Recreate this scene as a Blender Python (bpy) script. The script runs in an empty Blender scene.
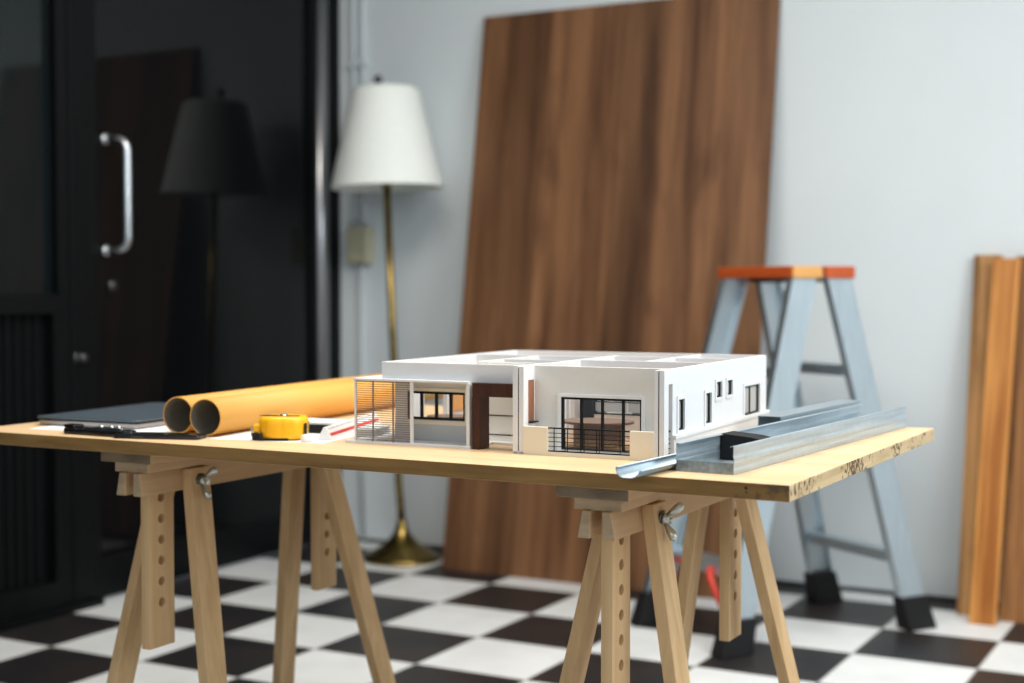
import bpy, bmesh, math, random
from mathutils import Vector, Matrix
random.seed(7)
PI = math.pi
scene = bpy.context.scene
COL = scene.collection
R = math.radians

# ------------------------------------------------------------------ materials
MATS = {}
def nm(name):
    m = bpy.data.materials.new(name); m.use_nodes = True
    nt = m.node_tree; b = nt.nodes['Principled BSDF']
    MATS[name] = m
    return m, nt, b
def N(nt, t, **k):
    n = nt.nodes.new(t)
    for a, v in k.items():
        if a in n.inputs.keys() if hasattr(n.inputs, 'keys') else False: n.inputs[a].default_value = v
        else: setattr(n, a, v)
    return n
def plain(name, rgb, rough=.5, metal=0., spec=.5, var=.06, scale=25., bump=0.):
    m, nt, b = nm(name)
    tc = nt.nodes.new('ShaderNodeTexCoord')
    nz = nt.nodes.new('ShaderNodeTexNoise'); nz.inputs['Scale'].default_value = scale; nz.inputs['Detail'].default_value = 5
    nt.links.new(tc.outputs['Object'], nz.inputs['Vector'])
    cr = nt.nodes.new('ShaderNodeValToRGB')
    cr.color_ramp.elements[0].position = .3; cr.color_ramp.elements[1].position = .7
    cr.color_ramp.elements[0].color = tuple(c*(1-var) for c in rgb)+(1,)
    cr.color_ramp.elements[1].color = tuple(min(1, c*(1+var)) for c in rgb)+(1,)
    nt.links.new(nz.outputs['Fac'], cr.inputs['Fac'])
    nt.links.new(cr.outputs['Color'], b.inputs['Base Color'])
    b.inputs['Roughness'].default_value = rough; b.inputs['Metallic'].default_value = metal
    b.inputs['Specular IOR Level'].default_value = spec
    if bump:
        bp = nt.nodes.new('ShaderNodeBump'); bp.inputs['Strength'].default_value = bump; bp.inputs['Distance'].default_value = .002
        nt.links.new(nz.outputs['Fac'], bp.inputs['Height']); nt.links.new(bp.outputs['Normal'], b.inputs['Normal'])
    return m
def wood(name, c1, c2, axis='Z', scale=18., stretch=.06, rough=.55, dark=None, knots=0., planks=None, loc=(0,0,0), spec=.3, lo=.3, hi=.68):
    """grain stretched along one axis; optional plank to plank tone change and knots"""
    m, nt, b = nm(name)
    tc = nt.nodes.new('ShaderNodeTexCoord'); mp = nt.nodes.new('ShaderNodeMapping')
    sc = [scale, scale, scale]; sc['XYZ'.index(axis)] = scale*stretch
    mp.inputs['Scale'].default_value = sc; mp.inputs['Location'].default_value = loc
    nt.links.new(tc.outputs['Object'], mp.inputs['Vector'])
    nz = nt.nodes.new('ShaderNodeTexNoise'); nz.inputs['Scale'].default_value = 1.; nz.inputs['Detail'].default_value = 7; nz.inputs['Roughness'].default_value = .62
    nz.inputs['Distortion'].default_value = .25
    nt.links.new(mp.outputs['Vector'], nz.inputs['Vector'])
    cr = nt.nodes.new('ShaderNodeValToRGB')
    cr.color_ramp.elements[0].position = lo; cr.color_ramp.elements[1].position = hi
    cr.color_ramp.elements[0].color = c1+(1,); cr.color_ramp.elements[1].color = c2+(1,)
    nt.links.new(nz.outputs['Fac'], cr.inputs['Fac'])
    last = cr.outputs['Color']
    if planks:
        ax, w = planks
        sx = nt.nodes.new('ShaderNodeSeparateXYZ'); nt.links.new(tc.outputs['Object'], sx.inputs['Vector'])
        # uneven board widths: warp x before flooring
        wv = nt.nodes.new('ShaderNodeMath'); wv.operation = 'DIVIDE'; wv.inputs[1].default_value = w
        nt.links.new(sx.outputs[ax], wv.inputs[0])
        fl = nt.nodes.new('ShaderNodeMath'); fl.operation = 'FLOOR'; nt.links.new(wv.outputs[0], fl.inputs[0])
        wn = nt.nodes.new('ShaderNodeTexWhiteNoise'); wn.noise_dimensions = '1D'; nt.links.new(fl.outputs[0], wn.inputs['W'])
        mr = nt.nodes.new('ShaderNodeMapRange'); mr.inputs['To Min'].default_value = .74; mr.inputs['To Max'].default_value = 1.2
        nt.links.new(wn.outputs['Value'], mr.inputs['Value'])
        fr = nt.nodes.new('ShaderNodeMath'); fr.operation = 'FRACT'; nt.links.new(wv.outputs[0], fr.inputs[0])
        gt = nt.nodes.new('ShaderNodeMath'); gt.operation = 'LESS_THAN'; gt.inputs[1].default_value = .02
        nt.links.new(fr.outputs[0], gt.inputs[0])
        sub = nt.nodes.new('ShaderNodeMath'); sub.operation = 'MULTIPLY_ADD'; sub.inputs[1].default_value = -.3
        nt.links.new(gt.outputs[0], sub.inputs[0]); nt.links.new(mr.outputs['Result'], sub.inputs[2])
        vm = nt.nodes.new('ShaderNodeVectorMath'); vm.operation = 'SCALE'
        nt.links.new(last, vm.inputs[0]); nt.links.new(sub.outputs[0], vm.inputs['Scale'])
        last = vm.outputs['Vector']
    if knots:
        mk = nt.nodes.new('ShaderNodeMapping'); s2 = [7., 7., 7.]; s2['XYZ'.index(axis)] = 2.6
        mk.inputs['Scale'].default_value = s2; mk.inputs['Location'].default_value = (loc[0]+3.3, loc[1], loc[2]+1.7)
        nt.links.new(tc.outputs['Object'], mk.inputs['Vector'])
        n2 = nt.nodes.new('ShaderNodeTexNoise'); n2.inputs['Scale'].default_value = 1.; n2.inputs['Detail'].default_value = 3
        nt.links.new(mk.outputs['Vector'], n2.inputs['Vector'])
        r2 = nt.nodes.new('ShaderNodeValToRGB'); r2.color_ramp.elements[0].position = .58; r2.color_ramp.elements[1].position = .74
        nt.links.new(n2.outputs['Fac'], r2.inputs['Fac'])
        mu = nt.nodes.new('ShaderNodeMath'); mu.operation = 'MULTIPLY'; mu.inputs[1].default_value = knots
        nt.links.new(r2.outputs['Color'], mu.inputs[0])
        mx = nt.nodes.new('ShaderNodeMix'); mx.data_type = 'RGBA'
        nt.links.new(mu.outputs[0], mx.inputs['Factor']); nt.links.new(last, mx.inputs[6])
        mx.inputs[7].default_value = (dark or tuple(c*.35 for c in c1))+(1,)
        last = mx.outputs[2]
    nt.links.new(last, b.inputs['Base Color'])
    b.inputs['Roughness'].default_value = rough; b.inputs['Specular IOR Level'].default_value = spec
    bp = nt.nodes.new('ShaderNodeBump'); bp.inputs['Strength'].default_value = .12; bp.inputs['Distance'].default_value = .001
    nt.links.new(nz.outputs['Fac'], bp.inputs['Height']); nt.links.new(bp.outputs['Normal'], b.inputs['Normal'])
    return m
def steel(name, rgb, rough, streak='Y', rv=.12, cv=.14, metal=1.):
    m, nt, b = nm(name)
    tc = nt.nodes.new('ShaderNodeTexCoord'); mp = nt.nodes.new('ShaderNodeMapping')
    sc = [160., 160., 160.]; sc['XYZ'.index(streak)] = 5.; mp.inputs['Scale'].default_value = sc
    nt.links.new(tc.outputs['Object'], mp.inputs['Vector'])
    nz = nt.nodes.new('ShaderNodeTexNoise'); nz.inputs['Scale'].default_value = 1.; nz.inputs['Detail'].default_value = 4
    nt.links.new(mp.outputs['Vector'], nz.inputs['Vector'])
    vo = nt.nodes.new('ShaderNodeTexVoronoi'); vo.inputs['Scale'].default_value = 90.
    nt.links.new(tc.outputs['Object'], vo.inputs['Vector'])
    ad = nt.nodes.new('ShaderNodeMath'); ad.operation = 'MULTIPLY_ADD'; ad.inputs[1].default_value = .10
    nt.links.new(vo.outputs['Distance'], ad.inputs[0]); nt.links.new(nz.outputs['Fac'], ad.inputs[2])
    cr = nt.nodes.new('ShaderNodeValToRGB'); cr.color_ramp.elements[0].position = .35; cr.color_ramp.elements[1].position = .85
    cr.color_ramp.elements[0].color = tuple(c*(1-cv) for c in rgb)+(1,); cr.color_ramp.elements[1].color = tuple(min(1, c*(1+cv)) for c in rgb)+(1,)
    nt.links.new(ad.outputs[0], cr.inputs['Fac']); nt.links.new(cr.outputs['Color'], b.inputs['Base Color'])
    mr = nt.nodes.new('ShaderNodeMapRange'); mr.inputs['To Min'].default_value = rough-rv*.5; mr.inputs['To Max'].default_value = rough+rv
    nt.links.new(nz.outputs['Fac'], mr.inputs['Value']); nt.links.new(mr.outputs['Result'], b.inputs['Roughness'])
    b.inputs['Metallic'].default_value = metal
    return m

# setting
M_wall = plain('wall_paint', (.675, .73, .755), .75, spec=.2, var=.015, scale=3)
M_ceil = plain('ceiling_paint', (.75, .76, .76), .9, spec=.1, var=.01)
M_black = plain('black_painted_metal', (.0040, .0046, .0052), .42, spec=.12, var=.1)
M_gloss = plain('black_gloss_glass', (.0040, .0045, .0052), .035, spec=.24, var=.02)
M_dgreen = plain('dark_tinted_glass', (.006, .010, .011), .05, spec=.34, var=.02)
M_base = plain('dark_skirting', (.035, .037, .04), .6)
M_chrome = plain('chrome', (.66, .69, .70), .24, metal=1., var=.01)
M_dchrome = plain('dark_polished_metal', (.42, .42, .43), .30, metal=1., var=.02)
M_pvc = plain('white_pvc', (.60, .655, .68), .5, var=.01)
M_beige = plain('beige_plastic', (.50, .48, .33), .5, var=.03)
# floor
def floor_mat():
    m, nt, b = nm('checkered_floor_tiles')
    s, x0, y0 = .332, -2.3548, 3.8498
    tc = nt.nodes.new('ShaderNodeTexCoord'); sp = nt.nodes.new('ShaderNodeSeparateXYZ')
    nt.links.new(tc.outputs['Object'], sp.inputs['Vector'])
    def cell(out, o):
        a = nt.nodes.new('ShaderNodeMath'); a.operation = 'SUBTRACT'; a.inputs[1].default_value = o; nt.links.new(sp.outputs[out], a.inputs[0])
        d = nt.nodes.new('ShaderNodeMath'); d.operation = 'DIVIDE'; d.inputs[1].default_value = s; nt.links.new(a.outputs[0], d.inputs[0])
        f = nt.nodes.new('ShaderNodeMath'); f.operation = 'FLOOR'; nt.links.new(d.outputs[0], f.inputs[0])
        fr = nt.nodes.new('ShaderNodeMath'); fr.operation = 'FRACT'; nt.links.new(d.outputs[0], fr.inputs[0])
        pp = nt.nodes.new('ShaderNodeMath'); pp.operation = 'PINGPONG'; pp.inputs[1].default_value = .5; nt.links.new(fr.outputs[0], pp.inputs[0])
        return f, pp
    fx, px = cell('X', x0); fy, py = cell('Y', y0)
    ad = nt.nodes.new('ShaderNodeMath'); ad.operation = 'ADD'; nt.links.new(fx.outputs[0], ad.inputs[0]); nt.links.new(fy.outputs[0], ad.inputs[1])
    md = nt.nodes.new('ShaderNodeMath'); md.operation = 'FLOORED_MODULO'; md.inputs[1].default_value = 2.; nt.links.new(ad.outputs[0], md.inputs[0])
    nz = nt.nodes.new('ShaderNodeTexNoise'); nz.inputs['Scale'].default_value = 6; nz.inputs['Detail'].default_value = 5
    nt.links.new(tc.outputs['Object'], nz.inputs['Vector'])
    dk = nt.nodes.new('ShaderNodeValToRGB'); dk.color_ramp.elements[0].color = (.016, .017, .020, 1); dk.color_ramp.elements[1].color = (.030, .024, .022, 1)
    wt = nt.nodes.new('ShaderNodeValToRGB'); wt.color_ramp.elements[0].color = (.76, .78, .78, 1); wt.color_ramp.elements[1].color = (.85, .87, .87, 1)
    for r in (dk, wt):
        r.color_ramp.elements[0].position = .35; r.color_ramp.elements[1].position = .65; nt.links.new(nz.outputs['Fac'], r.inputs['Fac'])
    mx = nt.nodes.new('ShaderNodeMix'); mx.data_type = 'RGBA'
    nt.links.new(md.outputs[0], mx.inputs['Factor']); nt.links.new(dk.outputs['Color'], mx.inputs[6]); nt.links.new(wt.outputs['Color'], mx.inputs[7])
    mn = nt.nodes.new('ShaderNodeMath'); mn.operation = 'MINIMUM'; nt.links.new(px.outputs[0], mn.inputs[0]); nt.links.new(py.outputs[0], mn.inputs[1])
    lt = nt.nodes.new('ShaderNodeMath'); lt.operation = 'LESS_THAN'; lt.inputs[1].default_value = .008; nt.links.new(mn.outputs[0], lt.inputs[0])
    gm = nt.nodes.new('ShaderNodeMix'); gm.data_type = 'RGBA'; nt.links.new(lt.outputs[0], gm.inputs['Factor'])
    nt.links.new(mx.outputs[2], gm.inputs[6]); gm.inputs[7].default_value = (.35, .35, .34, 1)
    nt.links.new(gm.outputs[2], b.inputs['Base Color'])
    b.inputs['Roughness'].default_value = .42; b.inputs['Specular IOR Level'].default_value = .35
    return m
M_floor = floor_mat()

# table and trestles
M_top = wood('tabletop_pine', (.60, .405, .215), (.76, .55, .325), 'X', 26, .05, rough=.42, knots=.12, dark=(.45, .27, .12), spec=.4)
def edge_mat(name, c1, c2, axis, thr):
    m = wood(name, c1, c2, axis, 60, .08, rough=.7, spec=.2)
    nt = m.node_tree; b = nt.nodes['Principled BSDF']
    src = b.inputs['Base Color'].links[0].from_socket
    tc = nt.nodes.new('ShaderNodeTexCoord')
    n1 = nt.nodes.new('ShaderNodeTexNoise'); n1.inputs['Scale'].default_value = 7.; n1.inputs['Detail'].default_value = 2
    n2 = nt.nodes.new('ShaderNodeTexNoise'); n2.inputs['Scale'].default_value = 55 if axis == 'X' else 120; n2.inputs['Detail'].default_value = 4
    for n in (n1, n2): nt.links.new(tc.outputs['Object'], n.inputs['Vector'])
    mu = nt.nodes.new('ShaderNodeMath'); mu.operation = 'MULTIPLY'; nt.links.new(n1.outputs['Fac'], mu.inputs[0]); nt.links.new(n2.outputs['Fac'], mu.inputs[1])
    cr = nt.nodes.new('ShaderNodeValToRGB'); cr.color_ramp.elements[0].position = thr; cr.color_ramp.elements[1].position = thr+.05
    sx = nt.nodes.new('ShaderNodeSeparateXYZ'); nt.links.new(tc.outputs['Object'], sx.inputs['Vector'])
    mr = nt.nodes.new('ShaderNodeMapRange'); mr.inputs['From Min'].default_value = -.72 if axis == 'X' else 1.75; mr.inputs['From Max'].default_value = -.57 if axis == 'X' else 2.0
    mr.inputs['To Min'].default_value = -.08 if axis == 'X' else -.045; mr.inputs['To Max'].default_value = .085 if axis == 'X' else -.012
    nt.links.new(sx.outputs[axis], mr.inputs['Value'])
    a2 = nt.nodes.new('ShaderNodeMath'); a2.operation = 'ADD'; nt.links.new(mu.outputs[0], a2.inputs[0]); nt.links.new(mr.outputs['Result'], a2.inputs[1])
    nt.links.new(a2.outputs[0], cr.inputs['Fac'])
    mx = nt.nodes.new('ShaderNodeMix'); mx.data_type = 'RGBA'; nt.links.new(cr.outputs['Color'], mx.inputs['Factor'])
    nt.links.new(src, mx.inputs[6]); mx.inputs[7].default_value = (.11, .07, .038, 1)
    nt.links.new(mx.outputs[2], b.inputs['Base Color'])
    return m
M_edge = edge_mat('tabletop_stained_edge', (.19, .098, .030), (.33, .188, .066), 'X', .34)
M_edge2 = edge_mat('tabletop_end_grain', (.40, .29, .15), (.62, .47, .28), 'Y', .285)
M_tres = wood('trestle_beech', (.54, .335, .155), (.72, .485, .255), 'Z', 40, .05, rough=.6, knots=.25, dark=(.38, .21, .09))
M_tresy = wood('trestle_beech_rail', (.45, .27, .13), (.60, .39, .215), 'Y', 40, .05, rough=.6)
M_tresend = wood('trestle_end_grain', (.15, .11, .07), (.26, .19, .12), 'X', 60, .3, rough=.75)
M_zinc = plain('zinc_plated_steel', (.55, .55, .50), .35, metal=1., var=.06)
M_dsteel = plain('dark_steel', (.12, .12, .12), .4, metal=1., var=.06)

# ------------------------------------------------------------------ mesh helpers
class MB:
    def __init__(s): s.bm = bmesh.new(); s.mats = []
    def mi(s, m):
        if m not in s.mats: s.mats.append(m)
        return s.mats.index(m)
    def box(s, x0, x1, y0, y1, z0, z1, m=None, M=None):
        v = [s.bm.verts.new((x, y, z)) for z in (z0, z1) for y in (y0, y1) for x in (x0, x1)]
        if M is not None:
            for p in v: p.co = M @ p.co
        i = s.mi(m)
        for f in ((0,2,3,1), (4,5,7,6), (0,1,5,4), (2,6,7,3), (0,4,6,2), (1,3,7,5)):
            q = s.bm.faces.new([v[k] for k in f]); q.material_index = i
        return s
    def hexa(s, pts, m=None):
        """eight points, bottom four then top four, both anticlockwise from above"""
        v = [s.bm.verts.new(p) for p in pts]; i = s.mi(m)
        for f in ((3,2,1,0), (4,5,6,7), (0,1,5,4), (1,2,6,5), (2,3,7,6), (3,0,4,7)):
            q = s.bm.faces.new([v[k] for k in f]); q.material_index = i
        return s
    def prism(s, poly, a0, a1, axis='Y', m=None, M=None, smooth=False):
        """closed 2d polygon extruded along an axis; poly is (x,z) for Y, (x,y) for Z, (y,z) for X"""
        def P(p, a): return {'Y': (p[0], a, p[1]), 'Z': (p[0], p[1], a), 'X': (a, p[0], p[1])}[axis]
        A = [s.bm.verts.new(P(p, a0)) for p in poly]; B = [s.bm.verts.new(P(p, a1)) for p in poly]
        if M is not None:
            for p in A+B: p.co = M @ p.co
        i = s.mi(m); n = len(poly); fs = [s.bm.faces.new(A[::-1]), s.bm.faces.new(B)]
        for k in range(n):
            f = s.bm.faces.new((A[k], A[(k+1) % n], B[(k+1) % n], B[k])); f.smooth = smooth; fs.append(f)
        for f in fs: f.material_index = i
        return s
    def strip(s, poly, t, a0, a1, m=None, smooth=False):
        """open profile (x,z) with wall thickness t extruded along y"""
        n = len(poly); off = []
        for k in range(n):
            a = Vector(poly[max(k-1, 0)]); b = Vector(poly[min(k+1, n-1)]); d = (b-a).normalized()
            off.append((poly[k][0]+d.y*t, poly[k][1]-d.x*t))
        return s.prism(list(poly)+off[::-1], a0, a1, 'Y', m, smooth=smooth)
    def lathe(s, prof, n=32, m=None, M=None, smooth=True, cap=True):
        i = s.mi(m); rings = []
        for r, z in prof:
            ring = [s.bm.verts.new((r*math.cos(2*PI*k/n), r*math.sin(2*PI*k/n), z)) for k in range(n)]
            if M is not None:
                for p in ring: p.co = M @ p.co
            rings.append(ring)
        for a, b in zip(rings, rings[1:]):
            for k in range(n):
                f = s.bm.faces.new((a[k], a[(k+1) % n], b[(k+1) % n], b[k])); f.smooth = smooth; f.material_index = i
        if cap:
            for ring in (rings[0][::-1], rings[-1]):
                f = s.bm.faces.new(ring); f.material_index = i
        return s
    def tube(s, pts, r, n=12, m=None, closed_ends=True):
        i = s.mi(m); pts = [Vector(p) for p in pts]; rings = []
        up = None
        for k, p in enumerate(pts):
            d = (pts[min(k+1, len(pts)-1)]-pts[max(k-1, 0)]).normalized()
            if up is None:
                up = Vector((0,0,1)) if abs(d.z) < .9 else Vector((1,0,0))
            x = d.cross(up).normalized(); y = x.cross(d).normalized(); up = y
            rr = r[k] if isinstance(r, (list, tuple)) else r
            rings.append([s.bm.verts.new(p+x*rr*math.cos(2*PI*j/n)+y*rr*math.sin(2*PI*j/n)) for j in range(n)])
        for a, b in zip(rings, rings[1:]):
            for j in range(n):
                f = s.bm.faces.new((a[j], a[(j+1) % n], b[(j+1) % n], b[j])); f.smooth = True; f.material_index = i
        if closed_ends:
            for ring in (rings[0][::-1], rings[-1]):
                f = s.bm.faces.new(ring); f.material_index = i
        return s
    def holed(s, axis_pts, half_w, thick, holes, rad, m=None, n=16, x0=0., mh=None):
        """board standing in the yz plane with round holes: axis_pts=(z0,z1), y in +-half_w, x in x0..x0+thick"""
        i = s.mi(m); ih = s.mi(mh or m); z0, z1 = axis_pts
        cuts = []
        for h in holes: cuts += [h-half_w*.6, h+half_w*.6]
        def quad(za, zb):
            s.box(x0, x0+thick, -half_w, half_w, za, zb, m)
        zc = z0
        for h in sorted(holes):
            a, b = h-rad*1.7, h+rad*1.7
            if a > zc: quad(zc, a)
            sq = []; ci = []
            for k in range(n):
                t = 2*PI*k/n; c, q = math.cos(t), math.sin(t); e = max(abs(c), abs(q))
                sq.append((c/e*half_w, h+q/e*rad*1.7)); ci.append((c*rad, h+q*rad))
            V = {}
            for xi, X in enumerate((x0, x0+thick)):
                V[xi] = ([s.bm.verts.new((X, p[0], p[1])) for p in sq], [s.bm.verts.new((X, p[0], p[1])) for p in ci])
            for k in range(n):
                l = (k+1) % n
                for xi in (0, 1):
                    o, c = V[xi]; f = s.bm.faces.new((o[k], o[l], c[l], c[k]) if xi else (o[l], o[k], c[k], c[l])); f.material_index = i
                f = s.bm.faces.new((V[0][1][k], V[0][1][l], V[1][1][l], V[1][1][k])); f.material_index = ih
                f = s.bm.faces.new((V[0][0][l], V[0][0][k], V[1][0][k], V[1][0][l])); f.material_index = i
            zc = b
        quad(zc, z1)
        return s
    def build(s, name, mat, parent=None, bevel=0., loc=None, rot=None, kind=None, fixn=True):
        if fixn: bmesh.ops.recalc_face_normals(s.bm, faces=s.bm.faces)
        me = bpy.data.meshes.new(name); s.bm.to_mesh(me); s.bm.free()
        for x in (s.mats or [mat]): me.materials.append(x or mat)
        o = bpy.data.objects.new(name, me); COL.objects.link(o)
        if parent: o.parent = parent
        if loc: o.location = loc
        if rot: o.rotation_euler = rot
        if bevel:
            b = o.modifiers.new('edge', 'BEVEL'); b.width = bevel; b.segments = 2; b.limit_method = 'ANGLE'; b.angle_limit = R(40)
        if kind: o['kind'] = kind
        return o
def tag(o, label, cat, group=None):
    o['label'] = label; o['category'] = cat
    if group: o['group'] = group
    return o
def thing(name, label, cat, loc=(0,0,0), rz=0., group=None):
    o = bpy.data.objects.new(name, None); COL.objects.link(o); o.empty_display_size = .05
    o.location = loc; o.rotation_euler = (0, 0, rz)
    return tag(o, label, cat, group)
def copy_tree(o, parent=None):
    c = o.copy(); COL.objects.link(c)
    if parent: c.parent = parent
    for ch in list(o.children): copy_tree(ch, c)
    return c
def S(name, mb, mat, bevel=0.): return mb.build(name, mat, None, bevel, kind='structure')

# ------------------------------------------------------------------ the room
LX, BY = -3.30, 4.65
S('floor', MB().box(-5.0, 3.2, -2.6, 4.9, -.06, 0), M_floor)
S('wall_back', MB().box(LX-.1, 3.2, BY, BY+.12, 0, 2.95), M_wall)
S('wall_right', MB().box(2.6, 2.72, 2.9, BY, 0, 2.95), M_wall)
S('ceiling', MB().box(LX-.1, 2.72, -2.6, BY+.12, 2.95, 3.03), M_ceil)
S('baseboard_back', MB().box(LX, 2.6, BY-.006, BY, 0, .014), M_base)

# black partition on the left: framed window with ribbed panel below, then the black door
wl = MB()
wl.box(LX-.06, LX, -1.2, 4.65, 2.45, 2.95)                         # header
wl.box(LX-.06, LX, 3.185, 3.315, .0, 2.45)                         # stile between window and door
wl.box(LX-.06, LX, 4.58, 4.65, 0, 2.45).box(LX-.06, LX-.02, 4.498, 4.58, 0, 2.45)                            # stile at the corner
wl.box(LX-.06, LX+.006, 3.215, 3.255, 0, 2.45)
S('wall_left', wl, M_black, .003)
w1 = MB()
w1.box(LX-.055, LX-.002, -1.2, 3.185, .925, .985).box(LX-.055, LX-.002, -1.2, 3.185, 0, .10).box(LX-.02, LX+.028, -1.2, 3.318, 0, .022)
w1.box(LX-.055, LX-.002, 3.15, 3.185, .10, .925).box(LX-.055, LX-.002, 3.170, 3.185, .985, 2.45)
w1 = S('window_1', w1, M_black, .002)
MB().box(LX-.04, LX-.034, -1.2, 3.172, .985, 2.45).build('window_pane', M_dgreen, w1)
rb = MB()
y = -1.2
while y < 3.13:
    rb.prism([(LX-.045, y), (LX-.030, y+.008), (LX-.030, y+.026), (LX-.045, y+.034)], .10, .925, 'Z'); y += .038
rb.box(LX-.05, LX-.044, -1.2, 3.152, .10, .925)
rb.build('ribbed_panel', M_black, w1)
# door
d1 = MB()
d1.box(LX-.052, LX-.012, 3.318, 3.345, .01, 2.45).box(LX-.052, LX-.012, 4.47, 4.50, .01, 2.45)
d1.box(LX-.052, LX-.02, 3.345, 4.47, .01, .14).box(LX-.052, LX-.02, 3.345, 4.47, 2.36, 2.45)
d1 = S('door_1', d1, M_black, .002)
MB().box(LX-.035, LX-.026, 3.345, 4.47, .14, 2.36).build('door_panel', M_gloss, d1)
hd = MB()
hp = []
for k in range(9):
    t = PI/2*k/8; hp.append((LX-.026+.045+.04*math.sin(t)-.0, 3.392+.012*math.sin(t), 1.480-.04*(1-math.cos(t))))
lo = [(p[0], p[1], 2*1.302-p[2]) for p in hp[::-1]]
hd.tube([(LX-.026, 3.392, 1.480)]+hp+[(hp[-1][0], hp[-1][1], 1.30)]+lo+[(LX-.026, 3.392, 2*1.302-1.480)], .0125, 16)
for z in (1.480, 2*1.302-1.480): hd.lathe([(.019, 0), (.019, .008), (.014, .012)], 20, M=Matrix.Translation((LX-.026, 3.392, z)) @ Matrix.Rotation(PI/2, 4, 'Y'))
hd.build('door_handle', M_chrome, d1)
MB().lathe([(.018, 0), (.018, .012), (.012, .016), (.004, .017)], 20, M=Matrix.Translation((LX-.026, 3.413, 1.012)) @ Matrix.Rotation(PI/2, 4, 'Y')).build('door_lock', M_dsteel, d1)
MB().lathe([(.016, 0), (.016, .006), (.008, .008), (.008, .02), (.014, .026), (.014, .034), (.006, .038)], 20, M=Matrix.Translation((LX, 3.238, .788)) @ Matrix.Rotation(PI/2, 4, 'Y')).build('door_knob', M_dsteel, d1)
# convex polished strip beside the hinges
pr = [(LX-.02+.030*math.cos(t), 4.545+.034*math.sin(t)) for t in [(-PI/2)+PI*k/16 for k in range(17)]]
S('trim_1', MB().prism(pr, 0, 2.45, 'Z', smooth=True), M_dchrome)
# conduit and socket box on the back wall
cd = thing('wall_conduit', 'white vertical cable conduit pair on the back wall beside the black door', 'conduit', (-3.2, BY, 1.25))
for dx in (-.026, .018): MB().tube([(dx, -.012, 0), (dx, -.012, 1.70)], .0115, 12).build('pipe', M_pvc, cd)
MB().box(-.05, .04, -.026, 0, .62, .64).build('clip', M_pvc, cd, .003)
sb = thing('socket_box', 'beige socket box on the back wall behind the floor lamp', 'socket', (-3.19, BY, 1.10))
MB().box(-.052, .052, -.045, 0, 0, .145).build('box', M_beige, sb, .006)
MB().box(-.042, .042, -.050, -.045, .012, .132).box(-.02, -.012, -.053, -.05, .06, .085).box(.012, .02, -.053, -.05, .06, .085).build('face_plate', M_beige, sb, .002)
MB().tube([(0, -.014, -.0), (0, -.014, -1.09)], .010, 10).build('pipe', M_pvc, sb)

# ------------------------------------------------------------------ leaning wood panel
PW, PH, PT = 1.135, 2.035, .018
M_panel = wood('walnut_boards', (.085, .036, .015), (.255, .122, .056), 'Z', 11, .06, rough=.5, knots=.65, dark=(.055, .022, .010), planks=('X', .142), spec=.3, lo=.36, hi=.66)
M_panedge = plain('walnut_edge', (.25, .145, .085), .6)
lean = math.asin(.312/PH)
pn = MB().box(0, PW, 0, PT, 0, PH)
pn = pn.build('leaning_board', M_panel, None, .002, loc=(-2.633, 4.318, .0), rot=(-lean, 0, 0))
tag(pn, 'large walnut brown wooden panel leaning against the back wall', 'panel')

# ------------------------------------------------------------------ floor lamp
M_shade = plain('cream_lampshade_cloth', (.86, .90, .86), .8, spec=.1, var=.02, scale=60)
M_brass = plain('aged_brass', (.33, .23, .07), .24, metal=1., var=.15, scale=12)
M_brassd = plain('dark_brass', (.25, .20, .09), .35, metal=1., var=.15, scale=12)
LP = (-2.857, 4.405)
lamp = thing('floor_lamp', 'brass floor lamp with cream tapered shade beside the black door', 'lamp', LP+(0,))
MB().lathe([(.142, 0), (.146, .006), (.142, .014), (.128, .020), (.108, .034), (.092, .044), (.070, .058), (.048, .078), (.030, .10), (.021, .125), (.019, .14), (.015, .15)], 40).build('base', M_brass, lamp)
tl = Vector((-.063, 0, 1.40))
MB().tube([(0, 0, .14), tl*.2+Vector((0,0,.0)), tl*.6, tl*.985], .0140, 14).build('pole', M_brass, lamp)
MB().lathe([(.015, 0), (.020, .02), (.020, .05), (.013, .07)], 20, M=Matrix.Translation(tl*.975)).build('lamp_socket', M_brassd, lamp)
T = Matrix.Translation((-.059, 0, 1.374)) @ Matrix.Rotation(R(-1.2), 4, 'Y')
TF = Matrix.Translation((-.056, 0, 1.374)) @ Matrix.Rotation(R(-6.), 4, 'Y')
shp = [(.208, 0), (.207, .004)]+[(.207-(.207-.126)*(k/8)**1.0, .004+.345*k/8) for k in range(1, 9)]+[(.117, .361), (.103, .368)]
inn = [(r-.003, z) for r, z in shp[::-1]]
shade = MB().lathe(shp+inn+[shp[0]], 48, M=T, cap=False).build('lamp_shade', M_shade, lamp)
hz = MB().tube([T @ Vector((0, 0, .02)), TF @ Vector((0, 0, .395))], .004, 8)
for k in range(3): hz.tube([T @ Vector((-.02, 0, .355)), T @ Vector((.118*math.cos(k*2.094+.5), .118*math.sin(k*2.094+.5), .355))], .002, 6)
hz.build('shade_carrier', M_brassd, lamp)
MB().lathe([(.004, .395), (.014, .403), (.017, .415), (.014, .427), (.004, .434)], 16, M=TF @ Matrix.Translation((0,0,-.015))).build('finial', M_dsteel, lamp)

# ------------------------------------------------------------------ step ladder
M_alu = steel('brushed_aluminium', (.62, .70, .75), .40, 'Z', .1, .10)
M_oran = plain('orange_plastic', (.50, .085, .013), .45, var=.05)
M_oran2 = plain('faded_tan_plastic', (.70, .36, .11), .5, var=.05)
M_rub = plain('black_rubber', (.012, .012, .013), .7, spec=.25)
M_red = plain('red_plastic', (.62, .045, .025), .5)
LAZ = math.atan2(-.56, .83)
ld = thing('step_ladder', 'aluminium double step ladder with orange top standing before the back wall', 'ladder', (-1.297, 4.07, 0), LAZ)
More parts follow.
